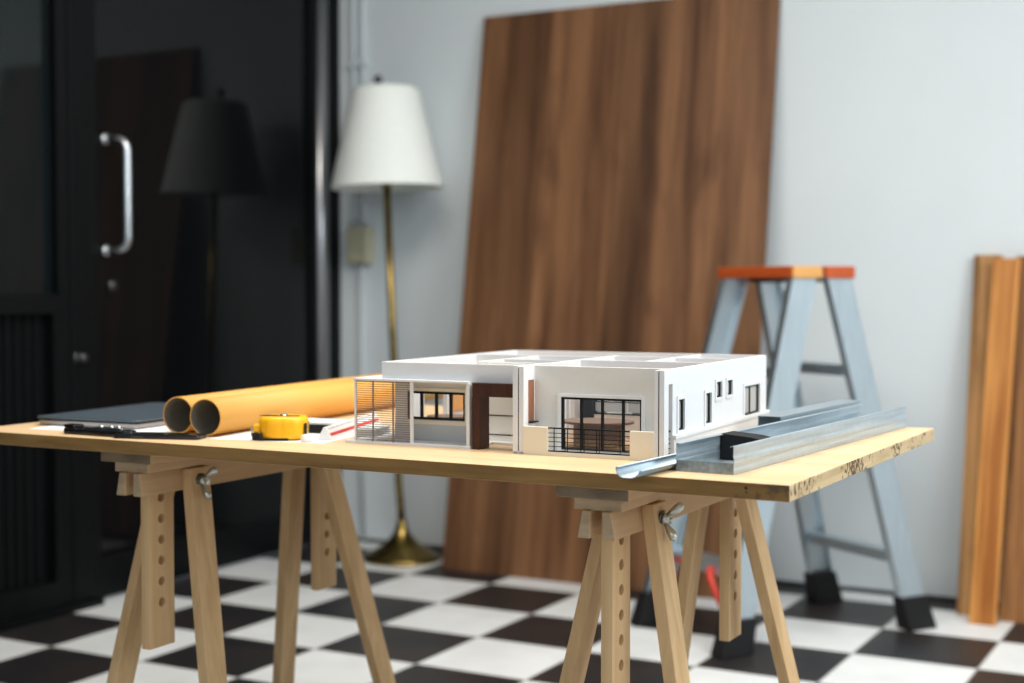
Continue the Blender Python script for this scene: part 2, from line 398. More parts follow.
# local: x = width of the frames, y = spread
HT = 1.035
def stile_pt(sx, sy, z):
    f = z/HT
    return Vector((sx*(.208+(.158-.208)*f), sy*(.336+(.062-.336)*f), z))
def beam(mb, a, b, wx, wy):
    """bar from a to b with horizontal rectangular section wx by wy"""
    P = []
    for p in (a, b):
        for dx, dy in ((-1,-1), (1,-1), (1,1), (-1,1)): P.append((p.x+dx*wx/2, p.y+dy*wy/2, p.z))
    return mb.hexa(P)
for sy in (-1, 1):
    for sx in (-1, 1):
        mb = MB(); a, b = stile_pt(sx, sy, .085), stile_pt(sx, sy, HT)
        off = Vector((sx*.010, 0, 0))
        beam(mb, a+off, b+off, .004, .084)                          # web
        for e in (-1, 1):
            beam(mb, a+Vector((0, e*.041, 0)), b+Vector((0, e*.041, 0)), .026, .004)   # flanges
        mb.build('leg', M_alu, ld)
        a0 = stile_pt(sx, sy, 0)
        fb = MB(); P = []
        for z, gx, gy in ((0, .028, .054), (.098, .023, .048)):
            c = stile_pt(sx, sy, z)
            for dx, dy in ((-1,-1), (1,-1), (1,1), (-1,1)): P.append((c.x+dx*gx, c.y+dy*gy, z))
        fb.hexa(P); fb.build('rubber_foot', M_rub, ld, .004)
    for z in (.23, .505, .78):
        c = stile_pt(1, sy, z); w = c.x
        if sy < 0: tr = MB().box(-w, w, c.y-.04, c.y+.04, z-.004, z).box(-w, w, c.y-.042, c.y-.038, z-.03, z).box(-w, w, c.y+.038, c.y+.042, z-.03, z)
        else: tr = MB().box(-w, w, c.y-.024, c.y+.024, z-.004, z).box(-w, w, c.y-.026, c.y-.022, z-.032, z).box(-w, w, c.y+.022, c.y+.026, z-.032, z)
        tr = tr.build('tread', M_alu, ld, .001)
        if sy < 0 and z == .23:
            MB().box(-.10, .02, c.y-.0445, c.y-.0425, z-.024, z-.012).tube([(.08, c.y-.047, z-.01), (.09, c.y-.05, z-.04), (.12, c.y-.052, z-.075), (.15, c.y-.05, z-.12)], [.008, .011, .009, .005], 10).build('red_strap', M_red, tr)
    # top cap board
    y0, y1 = sorted((sy*.007, sy*.112))
    cp = MB().box(-.180, .172, y0, y1, HT-.002, HT+.031, M_oran)
    if sy < 0: cp.box(.172, .182, y0+.002, y1, HT-.004, HT+.031, M_oran2)
    else: cp.box(.172, .182, y0, y1, HT-.004, HT+.031, M_oran)
    cp.build('top_cap', M_oran, ld, .004)
MB().box(-.165, .165, -.007, .007, HT+.002, HT+.012).lathe([(.009, -.183), (.009, .183)], 14, M=Matrix.Translation((0, 0, HT-.006)) @ Matrix.Rotation(PI/2, 4, 'Y')).build('hinge', M_dsteel, ld)

# ------------------------------------------------------------------ planks at the right
M_pl1 = wood('weathered_plank', (.12, .055, .018), (.58, .31, .12), 'Z', 24, .035, rough=.7, knots=.5, loc=(1, 0, 0), lo=.38, hi=.62)
M_pl2 = wood('orange_pine_plank', (.32, .105, .018), (.72, .33, .085), 'Z', 22, .035, rough=.55, knots=.7, dark=(.2, .08, .02), loc=(4, 2, .15), lo=.38, hi=.62)
M_pl3 = wood('dark_brown_plank', (.09, .036, .012), (.42, .19, .065), 'Z', 24, .035, rough=.65, knots=.45, loc=(7, 1, 2), lo=.38, hi=.62)
def plank(x, y, w, h, t, mat, label, ytop, rz=0., roll=0.):
    a = math.asin((ytop-y)/h)
    o = MB().box(0, w, 0, t, 0, h).build('wood_plank', mat, None, .002, loc=(x, y, 0), rot=(-a, roll, rz))
    return tag(o, label, 'plank', 'planks leaning on the back wall')
plank(-.873, 4.475, .085, 1.118, .022, M_pl1, 'weathered brown plank at the left, behind the bright orange plank', 4.622, roll=.012)
plank(-.816, 4.365, .078, 1.118, .022, M_pl2, 'bright orange plank with a dark knot, leaning in front of the darker planks', 4.580, roll=.02)
plank(-.742, 4.44, .10, 1.116, .022, M_pl3, 'dark brown plank just right of the bright orange plank', 4.605, roll=.012)
plank(-.634, 4.445, .10, 1.10, .022, M_pl1, 'brown plank at the far right end of the leaning planks', 4.60, roll=.01)

M_blk_hole = plain('dark_hole', (.03, .02, .012), .9)
# ------------------------------------------------------------------ worktop
TZ = .75; TB = .7278
TX0, TX1, TY0, TY1 = -2.062, -.5510, 1.757, 2.607
wt = MB()
wt.mi(M_top)
wt.box(TX0, TX1, TY0, TY1, TB, TZ, M_top)
wt.bm.normal_update()
for f in wt.bm.faces: f.normal_update()
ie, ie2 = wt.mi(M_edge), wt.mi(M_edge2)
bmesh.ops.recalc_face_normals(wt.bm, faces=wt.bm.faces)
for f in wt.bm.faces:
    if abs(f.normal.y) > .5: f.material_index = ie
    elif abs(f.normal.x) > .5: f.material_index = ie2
wtop = wt.build('worktop', M_top, None, .0014)
for hx, hz, hr in ((-.6093, .7425, .0022), (-.6085, .7370, .0014)):
    MB().lathe([(hr, 0), (hr, .0006)], 14, M=Matrix.Translation((hx, TY0+.0002, hz)) @ Matrix.Rotation(PI/2, 4, 'X')).build('nail_hole', M_blk_hole, wtop)
tag(wtop, 'pale wooden board laid across two trestles as a worktop', 'table')

# ------------------------------------------------------------------ trestles (local origin on the floor under the front post)
Y0 = 1.785
M_tresend2 = wood('trestle_rail_end', (.32, .22, .125), (.46, .335, .205), 'X', 60, .3, rough=.75)
def endg(mb, m=None):
    i = mb.mi(m or M_tresend2)
    bmesh.ops.recalc_face_normals(mb.bm, faces=mb.bm.faces)
    for f in mb.bm.faces:
        if abs(f.normal.y) > .7: f.material_index = i
    return mb
def make_trestle(label):
    t = thing('trestle', label, 'trestle', (0, 0, 0), 0, 'trestles under the worktop')
    L0, L1 = 0., .615                                               # front and rear end along y
    endg(MB().box(-.062, .050, L0-.006, L1, .709, TB, M_tresy), M_tresend).build('top_board', M_tresy, t, .0015)
    endg(MB().box(-.037, .037, L0+.002, L1-.01, .692, .709, M_tresy)).build('upper_bar', M_tresy, t, .0015)
    for s, nme in ((-1, 'side_rail'), (1, 'side_rail')):
        pr = [(s*.0095, .653), (s*.029, .653), (s*.0215, .6915), (s*.0095, .6915)]
        endg(MB().prism(pr, L0-.004, L1-.01, 'Y', M_tresy)).build(nme, M_tresy, t, .0012)
    for yc, dz in ((.064, 0.), (.545, .012)):
        MB().holed((.385+dz, .6915), .031, .0175, [.462+dz*.7+.0362*k for k in range(6)], .0082, M_tres, mh=M_tres, x0=-.00875).build('adjusting_post', M_tres, t, 0., loc=(0, yc, 0))
    for yc, sy in ((.125, -1), (.497, 1)):
        for s in (-1, 1):
            P = []
            for z in (0., .690):
                xi = .029+.195*(.653-z); yy = yc+(-.11 if sy < 0 else .165)*(.69-z)
                q = [(s*xi, yy-.025), (s*(xi+.0205), yy-.025), (s*(xi+.0205), yy+.025), (s*xi, yy+.025)]
                P += [(a[0], a[1], z) for a in q]
            if s < 0: P = [P[3], P[2], P[1], P[0], P[7], P[6], P[5], P[4]]
            MB().hexa(P).build('leg', M_tres, t, .0015)
        zc = .668; xo = .029+.195*(.653-zc)+.0205
        W = Matrix.Translation((xo, yc+sy*.003, zc)) @ Matrix.Rotation(PI/2+R(8), 4, 'Y')
        wn = MB().lathe([(.0045, .0), (.0045, .016), (.004, .0175)], 14, M=W)
        wn.lathe([(.0085, .002), (.0085, .006), (.006, .013)], 16, M=W)
        ang = R(168) if sy < 0 else R(60)
        for g in (0, PI):
            ca, sa = math.cos(ang+g), math.sin(ang+g)
            wn.tube([W @ Vector((ca*.006, sa*.006, .008)), W @ Vector((ca*.012, sa*.012, .013)), W @ Vector((ca*.018, sa*.018, .0195)), W @ Vector((ca*.024, sa*.024, .0245)), W @ Vector((ca*.027, sa*.027, .027))], [.0035, .0048, .0070, .0066, .003], 10)
        wn = wn.build('wing_nut', M_zinc, t)
        MB().lathe([(.0125, -.0005), (.0125, .0018), (.006, .0022)], 20, M=W).build('washer', M_dsteel, wn)
    return t
tr1 = make_trestle('beech trestle under the right end of the worktop, below the house model')
tr1.location = (-.835, Y0, 0)
tr2 = copy_tree(tr1); tr2.location = (-1.699, Y0, 0)
tr2['label'] = 'beech trestle under the left end of the worktop, below the laptop'

# ------------------------------------------------------------------ house model
HO = (-.7855, 1.9071, TZ); HZ = R(2.5)
M_mw = plain('white_model_board', (.75, .76, .77), .55, var=.01, scale=60)
M_white = plain('lightened_white_card', (.93, .91, .86), .5, var=.005)  # lightened copy of the model board, making up for weak light in the entrance
M_mg = plain('grey_model_card', (.70, .69, .65), .6, var=.015, scale=60)
M_mc = plain('cream_model_card', (.80, .73, .59), .6, var=.015, scale=60)
M_mgr = plain('cool_grey_card', (.52, .55, .56), .6, var=.015)
M_mb = wood('walnut_veneer', (.036, .011, .006), (.070, .024, .013), 'Z', 90, .1, rough=.5)
M_mbr = plain('red_brown_card', (.30, .115, .06), .55)
M_blk = plain('black_card', (.006, .008, .009), .5, spec=.2)
M_dline = plain('dark_joint', (.06, .05, .045), .7)
M_slat = plain('brown_slats', (.21, .15, .125), .6)
M_ifl = wood('model_floor_boards', (.36, .21, .115), (.46, .29, .17), 'Y', 120, .1, rough=.5)
M_itab = wood('model_table_brown', (.13, .075, .05), (.19, .115, .08), 'X', 80, .1, rough=.45)
def glass(name, tint, mixv):
    m = bpy.data.materials.new(name); m.use_nodes = True; nt = m.node_tree; nt.nodes.clear()
    o = nt.nodes.new('ShaderNodeOutputMaterial'); mx = nt.nodes.new('ShaderNodeMixShader')
    t = nt.nodes.new('ShaderNodeBsdfTransparent'); g = nt.nodes.new('ShaderNodeBsdfGlossy')
    t.inputs['Color'].default_value = tint+(1,); g.inputs['Roughness'].default_value = .03
    mx.inputs['Fac'].default_value = mixv
    nt.links.new(t.outputs[0], mx.inputs[1]); nt.links.new(g.outputs[0], mx.inputs[2]); nt.links.new(mx.outputs[0], o.inputs['Surface'])
    return m
M_glass = glass('clear_acrylic', (.97, .975, .97), .05)
M_gtint = plain('grey_tinted_acrylic', (.46, .43, .40), .12, spec=.4, var=.03)
hs = thing('house_model', 'white architectural model of a flat roofed house without its roof on the worktop', 'architectural model', HO, HZ)
HH = .1328; WT = .008
def walled(mb, a0, a1, z0, z1, t0, t1, holes, axis='x', m=None):
    """wall in the (a,z) plane with rectangular holes (a0,a1,z0,z1)"""
    A = sorted({a0, a1, *[h[0] for h in holes], *[h[1] for h in holes]}); Z = sorted({z0, z1, *[h[2] for h in holes], *[h[3] for h in holes]})
    for p, q in zip(A, A[1:]):
        run = None
        for r, s in zip(Z, Z[1:]):
            c = ((p+q)/2, (r+s)/2)
            hit = any(h[0] < c[0] < h[1] and h[2] < c[1] < h[3] for h in holes)
            if hit:
                if run: (mb.box(p, q, t0, t1, run[0], run[1], m) if axis == 'x' else mb.box(t0, t1, p, q, run[0], run[1], m)); run = None
            else: run = (run[0], s) if run else (r, s)
        if run: (mb.box(p, q, t0, t1, run[0], run[1], m) if axis == 'x' else mb.box(t0, t1, p, q, run[0], run[1], m))
    return mb
DV = .53                                                            # depth of the model
UL = -.4965                                                         # left end of the taller block
FB = .004
# base
bp = MB().box(-.243, .0, .0, DV, 0, FB).box(-.5588, -.243, .10, DV, 0, FB).box(-.5588, -.329, .0225, .10, 0, FB)
bp.build('base_plate', M_mw, hs, .0004)
MB().box(-.2425, -.006, .045, DV-.01, FB, FB+.0012).box(UL, -.2425, .125, DV-.01, FB, FB+.0012).build('inner_floor', M_ifl, hs)
# facade behind the balcony
fh = (-.1800, -.0493, .006, .0862)
fc = walled(MB(), -.2254, -.007, FB, HH, .040, .047, [fh], 'x')
fc.build('facade_wall', M_mg, hs, .0003)
fr = MB()
fr.box(-.1856, -.180, .0362, .0398, FB, .0905).box(-.0493, -.0440, .0362, .0398, FB, .0905).box(-.180, -.0493, .0362, .0398, .0862, .0912)
ftr = fr.build('window_surround', M_mw, hs, .0003)
fw = MB()
x0, x1, z0, z1 = fh
for xx in (x0, -.1490, -.1147, -.0810, x1-.0028): fw.box(xx, xx+.0028, .0385, .045, z0, z1)
fw.box(x0, x1, .0385, .045, z1-.0035, z1).box(x0, x1, .0385, .045, z0, z0+.002)
fw = fw.build('balcony_window', M_blk, hs)
MB().box(x0+.003, x1-.003, .0415, .0423, z0+.001, z1-.002).build('window_pane', M_glass, fw)
# front piers, low walls, joints
def pier(name, boxes, joint, mat):
    p = MB()
    for b_ in boxes: p.box(*b_, mat)
    p.box(*joint, M_dline)
    return p.build(name, mat, hs)
pier('pier', [(-.2435, -.2352, 0, .040, 0, HH+.001), (-.2330, -.2254, 0, .0165, 0, HH), (-.2330, -.2254, .0165, .040, .1115, HH), (-.2330, -.2254, .0165, .040, 0, .047)], (-.2352, -.2330, .003, .040, 0, HH-.001), M_mw)
pier('pier', [(-.0075, 0, 0, .0185, 0, HH), (-.0155, -.0098, .001, .0185, 0, HH-.0006), (-.0155, 0, .0185, .036, .1113, HH)], (-.0098, -.0075, .003, .0185, 0, HH-.001), M_mw)
MB().box(-.2325, -.2262, .0168, .0392, .0475, .111).box(-.2254, -.218, .0165, .0385, .0462, .0480, M_blk).build('side_shutter', M_mbr, hs)
for a, b_ in ((-.2254, -.1854), (-.0528, -.0155)):
    MB().box(a, b_, -.0010, .006, .0, .0427).build('low_wall', M_mc, hs, .0003)
MB().box(-.1854, -.0528, -.0010, .006, 0, .0058).build('balcony_kerb', M_mc, hs)
rl = MB()
rl.box(-.1854, -.0528, .0018, .0042, .0405, .0425).box(-.1854, -.0528, .0018, .0042, .006, .0078)
for z in (.0135, .0205, .0270, .0335): rl.box(-.1854, -.0528, .0026, .0036, z, z+.0010)
for xx in (-.1765, -.1585, -.1545, -.1325, -.1275, -.1075, -.1030, -.0700): rl.box(xx, xx+.0011, .0024, .0036, .006, .0425)
rl.build('railing', M_blk, hs)
rs = MB()
for z in (.008, .0155, .023, .030): rs.box(-.0045, -.0033, .0185, .040, z, z+.001)
rs.box(-.005, -.003, .0185, .040, .040, .0425)
rs.build('side_railing', M_blk, hs)
# right side wall with five windows
wins = [(.0590, .0850, .0400, .0862), (.1865, .2140, .0395, .0872), (.2400, .2680, .0765, .1018), (.2970, .3250, .0768, .1012), (.3940, .4840, .0355, .0852)]
walled(MB(), .036, DV, FB, HH, -.007, 0, wins, 'y').build('side_wall', M_mw, hs, .0003)
for k, (a, b_, c, d) in enumerate(wins):
    tw = .006 if k in (0, 1, 4) else .005
    f = MB().box(.0, .0022, a-tw, a, c-tw, d+tw).box(.0, .0022, b_, b_+tw, c-tw, d+tw).box(.0, .0022, a, b_, d, d+tw).box(.0, .0022, a, b_, c-tw, c)
    f = f.build('side_window', M_mw, hs, .0003)
    g = MB().box(-.005, -.0008, a, a+.0025, c, d).box(-.005, -.0008, b_-.006, b_, c, d).box(-.005, -.0008, a, b_, d-.003, d).box(-.005, -.0008, a, b_, c, c+.003)
    if k == 4: g.box(-.005, -.0008, (a+b_)/2-.0065, (a+b_)/2-.0035, c, d)
    g.build('window_frame', M_blk, f)
    MB().box(-.0036, -.0028, a, b_, c, d).build('window_pane', M_gtint, f)
MB().box(0, .0055, .036, DV+.004, .0295, .0355).build('ledge', M_mw, hs, .0004)
MB().box(0, .0025, .036, DV+.001, .0, .0295).build('plinth', M_mw, hs)
# rear and left walls
walled(MB(), UL, -.007, FB, HH, DV-.008, DV, [(-.42, -.36, .04, .09), (-.22, -.16, .04, .09)], 'x').build('rear_wall', M_mw, hs)
walled(MB(), .078, DV-.008, FB, HH, UL, UL+.008, [(.16, .24, .03, .10), (.34, .40, .03, .10)], 'y').build('left_wall', M_mw, hs)
# upper fascia of the left wing and the porch
MB().box(UL, -.2436, .035, .042, .1040, HH).box(UL, UL+.007, .042, .078, .1015, HH).build('fascia', M_mw, hs, .0003)
MB().box(-.5445, -.3325, .0235, .084, .1022, .1058).box(-.5445, UL, .084, .20, .1022, .1058).build('porch_roof', M_mw, hs, .0003)
MB().box(UL+.007, -.2436, .043, .084, .1060, .1080).build('porch_soffit', M_mc, hs)
pw = (-.4720, -.3655, .0383, .0835)
walled(MB(), UL, -.332, FB, .1022, .0773, .084, [pw], 'x', M_mg).build('porch_wall', M_mg, hs)
MB().box(-.474, -.3625, .0745, .0773, .0845, .0895).box(-.474, -.338, .0745, .0773, .0300, .0370).box(-.3655, -.358, .0745, .0773, .0370, .0845).build('window_surround', M_mc, hs)
MB().box(UL+.001, -.338, .0735, .0773, FB, .0300).build('dado', M_mgr, hs)
pf = MB(); a, b_, c, d = pw
for xx in (a, -.4485, -.4210, -.3945, b_-.0035): pf.box(xx, xx+.0035, .0755, .081, c, d)
pf.box(a, b_, .0755, .081, d-.0035, d).box(a, b_, .0755, .081, c, c+.0035)
pf = pf.build('porch_window', M_blk, hs)
MB().box(a, b_, .0790, .0797, c, d).build('window_pane', M_glass, pf)
for xx, w in ((-.5425, .0026), (-.4380, .0042), (-.3365, .0055)):
    MB().box(xx, xx+w, .0245, .0290, FB, .1022).build('porch_post', M_mw, hs)
MB().box(-.3365, -.331, .029, .0773, FB, .1022).build('porch_side_wall', M_mw, hs)
sl = MB()
for k in range(27): sl.box(-.5400, -.438, .0262, .0272, FB+.002+k*.00360, FB+.0031+k*.00360)
for xx in (-.5090, -.4715): sl.box(xx, xx+.0020, .0255, .0275, FB, .1022)
sl.box(-.5400, -.438, .0258, .0275, .1010, .1022)
sl.build('slat_screen', M_slat, hs)
# entrance portal and panelled wall behind it
MB().box(-.3255, -.3120, .0235, .0560, 0, .0830).box(-.3255, -.2436, .0235, .0345, .0830, .1040).box(-.3120, -.2436, .0345, .0560, .0830, .1035).build('entrance_portal', M_mb, hs, .0003)
gd = MB().box(-.365, -.2436, .118, .124, FB, HH-.001, M_white)
for z in (.0132, .0446): gd.box(-.365, -.2436, .1172, .1181, z, z+.0018, M_blk)
gd.build('entrance_wall', M_white, hs)
MB().box(-.2436, -.236, .040, .124, FB, HH).build('entrance_side_wall', M_mg, hs)
# inner partitions
pt = [(-.2445, -.236, .124, .420, 'y'), (-.125, -.119, .250, DV-.008, 'y'), (-.370, -.364, .130, .36, 'y')]
for a, b_, c, d, ax in pt:
    walled(MB(), c, d, FB, HH-.0008, a, b_, [(c+.06, c+.115, FB, .095)], 'y').build('partition_wall', M_mw, hs)
pu = [(-.236, -.008, .245, .251, (-.19, -.145)), (-.488, -.2445, .355, .361, (-.46, -.40)), (-.236, -.125, .395, .401, (-.20, -.16)), (-.119, -.008, .385, .391, (-.09, -.05)), (-.364, -.2445, .215, .221, (-.34, -.29))]
for a, b_, c, d, h in pu:
    walled(MB(), a, b_, FB, HH-.0008, c, d, [(h[0], h[1], FB, .095)], 'x').build('partition_wall', M_mw, hs)
# furniture seen through the windows
def ell(cx, cy, rx, ry, n=28): return [(cx+rx*math.cos(2*PI*k/n), cy+ry*math.sin(2*PI*k/n)) for k in range(n)]
MB().prism(ell(-.150, .112, .058, .048), .041, .045, 'Z').prism(ell(-.150, .112, .040, .030), FB+.001, .041, 'Z').build('model_table', M_itab, hs, .0005)
MB().prism(ell(-.43, .135, .036, .028), .036, .040, 'Z').prism(ell(-.43, .135, .015, .012), FB+.001, .036, 'Z').build('model_table', M_itab, hs, .0005)
MB().box(-.205, -.012, .228, .2448, FB+.001, .044).box(-.205, -.012, .234, .2448, .048, .064, M_mgr).box(-.205, -.012, .2275, .2300, .044, .0462, M_blk).box(-.205, -.012, .2335, .2345, .0635, .0655, M_blk).box(-.150, -.147, .2335, .236, .048, .064, M_mw).build('model_kitchen', M_mg, hs)
MB().box(-.2255, -.2065, .224, .2448, FB+.001, .068).build('model_cupboard', M_blk, hs)
MB().prism(ell(-.052, .075, .0055, .0055, 16), .030, .047, 'Z').build('model_stool', plain('dusky_red', (.48, .12, .10), .5), hs)
MB().box(-.052-.004, -.048, .071, .079, FB+.001, .030).build('model_stand', M_mw, hs)
MB().box(-.36, -.25, .200, .2148, FB+.001, .045).box(-.36, -.25, .205, .2148, .062, .088).box(-.36, -.25, .199, .2005, .045, .0475, M_mgr).build('model_cabinet', M_mg, hs)
MB().box(-.4884, -.4866, .26, .33, .035, .095).build('model_picture', M_oran2, hs)
MB().box(-.2355, -.2345, .10, .14, .075, .095).build('model_picture', M_mbr, hs)

# ------------------------------------------------------------------ galvanised profiles
M_galv = steel('galvanised_steel', (.45, .535, .59), .30, 'Y', .16, .24, .62)
M_galv2 = steel('galvanised_steel_trim', (.36, .44, .49), .40, 'Y', .10, .10, .7)
CA = math.atan2(-.062, 1.)
ch = MB()
CW, CHT, CL = .0855, .0388, .782
prof = [(.006, CHT-.001), (.0015, CHT), (0, CHT-.001), (.0004, CHT*.62), (-.0006, CHT*.55), (-.0006, CHT*.40), (.0004, CHT*.34), (0, .0006), (.0006, 0), (CW-.0006, 0), (CW, .0006), (CW-.0004, CHT*.34), (CW+.0006, CHT*.40), (CW+.0006, CHT*.55), (CW-.0004, CHT*.62), (CW, CHT-.001), (CW-.0015, CHT), (CW-.006, CHT-.001)]
cc = ch.strip(prof, -.0009, 0, CL).build('steel_channel', M_galv, None, loc=(-.7330, 1.8230, TZ+.0001), rot=(0, 0, CA))
tag(cc, 'galvanised steel channel with upright flanges lying right of the house model', 'metal profile')
gp = [(.0035, .0128), (.0026, .0143), (.0010, .0147), (-.0003, .0135), (0, .0100), (.0018, .0055), (.0055, .0016), (.0105, 0), (.0235, 0), (.0290, .0020), (.0330, .0058), (.0355, .0098), (.0370, .0108), (.0385, .0100)]
gg = MB().strip(gp, -.0008, 0, .93, smooth=True).build('steel_gutter_trim', M_galv2, None, loc=(-.7775, 1.720, TZ+.0001), rot=(0, 0, CA))
tag(gg, 'curved galvanised gutter strip poking over the worktop edge beside the channel', 'metal profile')
st = MB().box(0, .0010, 0, .40, 0, .0432).box(.0010, .0400, 0, .40, .0422, .0432).box(.0390, .0400, 0, .40, .0370, .0422).build('steel_angle', M_galv2, None, loc=(-.7555, 2.235, TZ+.0001), rot=(0, 0, CA))
tag(st, 'short galvanised angle strip between the steel channel and the rear corner of the house model', 'metal profile')
bk = MB().prism([(.0016, .0012), (CW-.0022, .0012), (CW-.0022, .0300), (.0500, .0360), (.0030, .0395), (.0016, .0370)], .146, .190, 'Y').build('shade_block', M_rub, None, .001, loc=(-.7330, 1.8230, TZ+.0001), rot=(0, 0, CA))  # black block added to stand in for dark shading in the channel
tag(bk, 'black block standing in for the dark shading inside the galvanised steel channel', 'block')

# ------------------------------------------------------------------ cardboard tubes
M_card = wood('kraft_cardboard', (.66, .32, .065), (.76, .40, .095), 'Y', 8, .1, rough=.5, spec=.3)
M_cardin = plain('grey_card_inside', (.12, .10, .07), .8, var=.1)
TR = .0318
def cyl_tube(label, x, y, ln):
    m = MB(); n = 56
    prof = [(TR, 0), (TR, ln)]
    W = Matrix.Translation((0, 0, TR)) @ Matrix.Rotation(-PI/2, 4, 'X')
    m.lathe([(TR, 0), (TR, ln)], n, M_card, W, cap=False)
    m.lathe([(TR, ln), (TR-.0022, ln)], n, M_card, W, cap=False)
    m.lathe([(TR-.0022, ln), (TR-.0022, 0)], n, M_cardin, W, cap=False)
    m.lathe([(TR-.0022, 0), (TR, 0)], n, M_card, W, cap=False)
    bmesh.ops.remove_doubles(m.bm, verts=m.bm.verts, dist=1e-5)
    o = m.build('cardboard_tube', M_card, None, loc=(x, y, TZ+.0011), rot=(0, 0, R(5.3)))
    return tag(o, label, 'tube', 'cardboard drawing tubes')
cyl_tube('cardboard tube on the right, beside the yellow tape measure', -1.6045, 1.8645, .93)
cyl_tube('cardboard tube on the left, between the laptop and its twin', -1.6745, 1.8755, .90)

# ------------------------------------------------------------------ paper sheets
M_paper = plain('white_paper', (.80, .81, .82), .7, spec=.2, var=.01)
p1 = MB().box(-.16, .16, 0, .23, 0, .0005).build('paper_sheet', M_paper, None, loc=(-1.815, 1.835, TZ+.0001), rot=(0, 0, R(6)))
tag(p1, 'white paper sheet under the laptop at the left', 'paper')
p2 = MB().box(-.105, .105, 0, .297, 0, .0005).build('paper_sheet', M_paper, None, loc=(-1.470, 1.855, TZ+.0001), rot=(0, 0, R(9)))
tag(p2, 'white paper sheet under the yellow tape measure and the scale ruler', 'paper')

# ------------------------------------------------------------------ laptop
M_lid = plain('slate_blue_aluminium', (.115, .155, .19), .36, metal=.6, var=.04)
M_lap = plain('silver_grey_aluminium', (.46, .44, .42), .42, metal=.6, var=.02)
lp = thing('laptop', 'closed slate grey laptop at the left end of the worktop', 'laptop', (-1.786, 1.8935, TZ+.0007), R(5))
def rrect(x0, x1, y0, y1, r, n=6):
    P = []
    for cx, cy, a0 in ((x1-r, y0+r, -PI/2), (x1-r, y1-r, 0), (x0+r, y1-r, PI/2), (x0+r, y0+r, PI)):
        for k in range(n+1): P.append((cx+r*math.cos(a0+PI/2*k/n), cy+r*math.sin(a0+PI/2*k/n)))
    return P
MB().prism(rrect(-.229, -.003, .003, .347, .012), .0016, .0098, 'Z').build('keyboard_base', M_lap, lp, .0012)
MB().prism(rrect(-.232, 0, 0, .350, .012), .0128, .0165, 'Z').build('lid', M_lid, lp, .0012)
MB().prism(rrect(-.2316, -.0004, .0004, .3496, .012), .0098, .0128, 'Z').build('lid_gasket', M_blk, lp)
for xx in (-.21, -.03):
    for yy in (.02, .325): MB().box(xx, xx+.012, yy, yy+.006, 0, .0016).build('foot', M_rub, lp)

# ------------------------------------------------------------------ black phone and black folding cutter
M_phone = plain('black_phone_shell', (.008, .009, .011), .18, spec=.5)
ph = thing('phone', 'black smartphone lying in front of the cardboard tubes', 'phone', (-1.650, 1.8130, TZ+.0001), R(18))
MB().prism(rrect(-.085, .070, -.020, .022, .010), 0, .0072, 'Z').build('body', M_phone, ph, .0016)
MB().prism(rrect(-.081, .066, -.017, .019, .008), .0072, .0078, 'Z').build('screen', M_phone, ph)
MB().box(-.05, -.028, -.0206, -.0198, .003, .0045).build('side_button', M_dsteel, ph)
kn = thing('utility_knife', 'black handled cutter with shiny metal bits in front of the laptop', 'knife', (-1.790, 1.7985, TZ+.0001), R(4))
MB().prism([(-.062, -.012), (-.02, -.013), (.02, -.018), (.075, -.019), (.085, -.008), (.080, .010), (.03, .014), (-.03, .013), (-.064, .016)], .0, .011, 'Z').build('handle', M_phone, kn, .003)
MB().prism([(-.066, -.006), (-.04, -.010), (-.035, .012), (-.066, .014)], .0105, .0165, 'Z').build('grip_end', M_phone, kn, .002)
MB().prism(rrect(.0, .060, -.006, .006, .003), .0112, .0145, 'Z').build('slider_rail', M_chrome, kn, .0006)
for xx in (.012, .034, .050): MB().lathe([(.0045, .0145), (.0042, .0165), (.002, .0175)], 14, M=Matrix.Translation((xx, 0, 0))).build('rivet', M_chrome, kn)

# ------------------------------------------------------------------ tape measure
M_yel = plain('yellow_plastic', (.88, .46, .006), .38, var=.03, spec=.45)
tp = thing('tape_measure', 'yellow tape measure with black rubber hook end beside the cardboard tubes', 'tape measure', (-1.464, 1.898, TZ+.0007), R(28))
P = []
for k in range(72):
    a = 2*PI*k/72
    c, s_ = math.cos(a), math.sin(a)
    r = 1./((abs(c)/.0405)**2.7+(abs(s_)/.0355)**2.7)**(1/2.7)
    rib = 1-.018*(1 if (k % 9) < 2 else 0)
    P.append((r*c*rib, r*s_*rib))
body = MB()
n = len(P); rings = []
for z, f in ((.0015, .90), (.004, .96), (.009, 1.), (.028, 1.), (.033, .98), (.0365, .93), (.0382, .86)):
    rings.append([body.bm.verts.new((p[0]*f, p[1]*f, z)) for p in P])
for a, b_ in zip(rings, rings[1:]):
    for k in range(n):
        q = body.bm.faces.new((a[k], a[(k+1) % n], b_[(k+1) % n], b_[k])); q.smooth = True
body.bm.faces.new(rings[0][::-1]); body.bm.faces.new(rings[-1])
body.build('case', M_yel, tp)
MB().prism([(-.0500, -.0200), (-.0440, -.0285), (-.0340, -.0335), (-.0300, -.0300), (-.0385, -.0240), (-.0400, -.0120), (-.0490, -.0120)], .0, .012, 'Z').prism([(-.0340, -.0335), (-.0200, -.0350), (.0120, -.0352), (.0120, -.0300), (-.0300, -.0300)], .0, .004, 'Z').build('rubber_bumper', M_rub, tp, .0012)
MB().prism([(-.048, -.022), (-.036, -.022), (-.036, .006), (-.044, .006)], .012, .026, 'Z').build('tape_mouth', M_yel, tp, .002)
MB().box(-.0515, -.050, -.022, -.008, .006, .021).box(-.0515, -.040, -.020, -.010, .0195, .021).build('tape_hook', M_chrome, tp)
MB().box(-.040, -.010, -.0050, .0050, .0385, .0395).box(-.034, .026, -.009, .009, .0375, .0386).build('belt_clip', M_dsteel, tp, .0006)
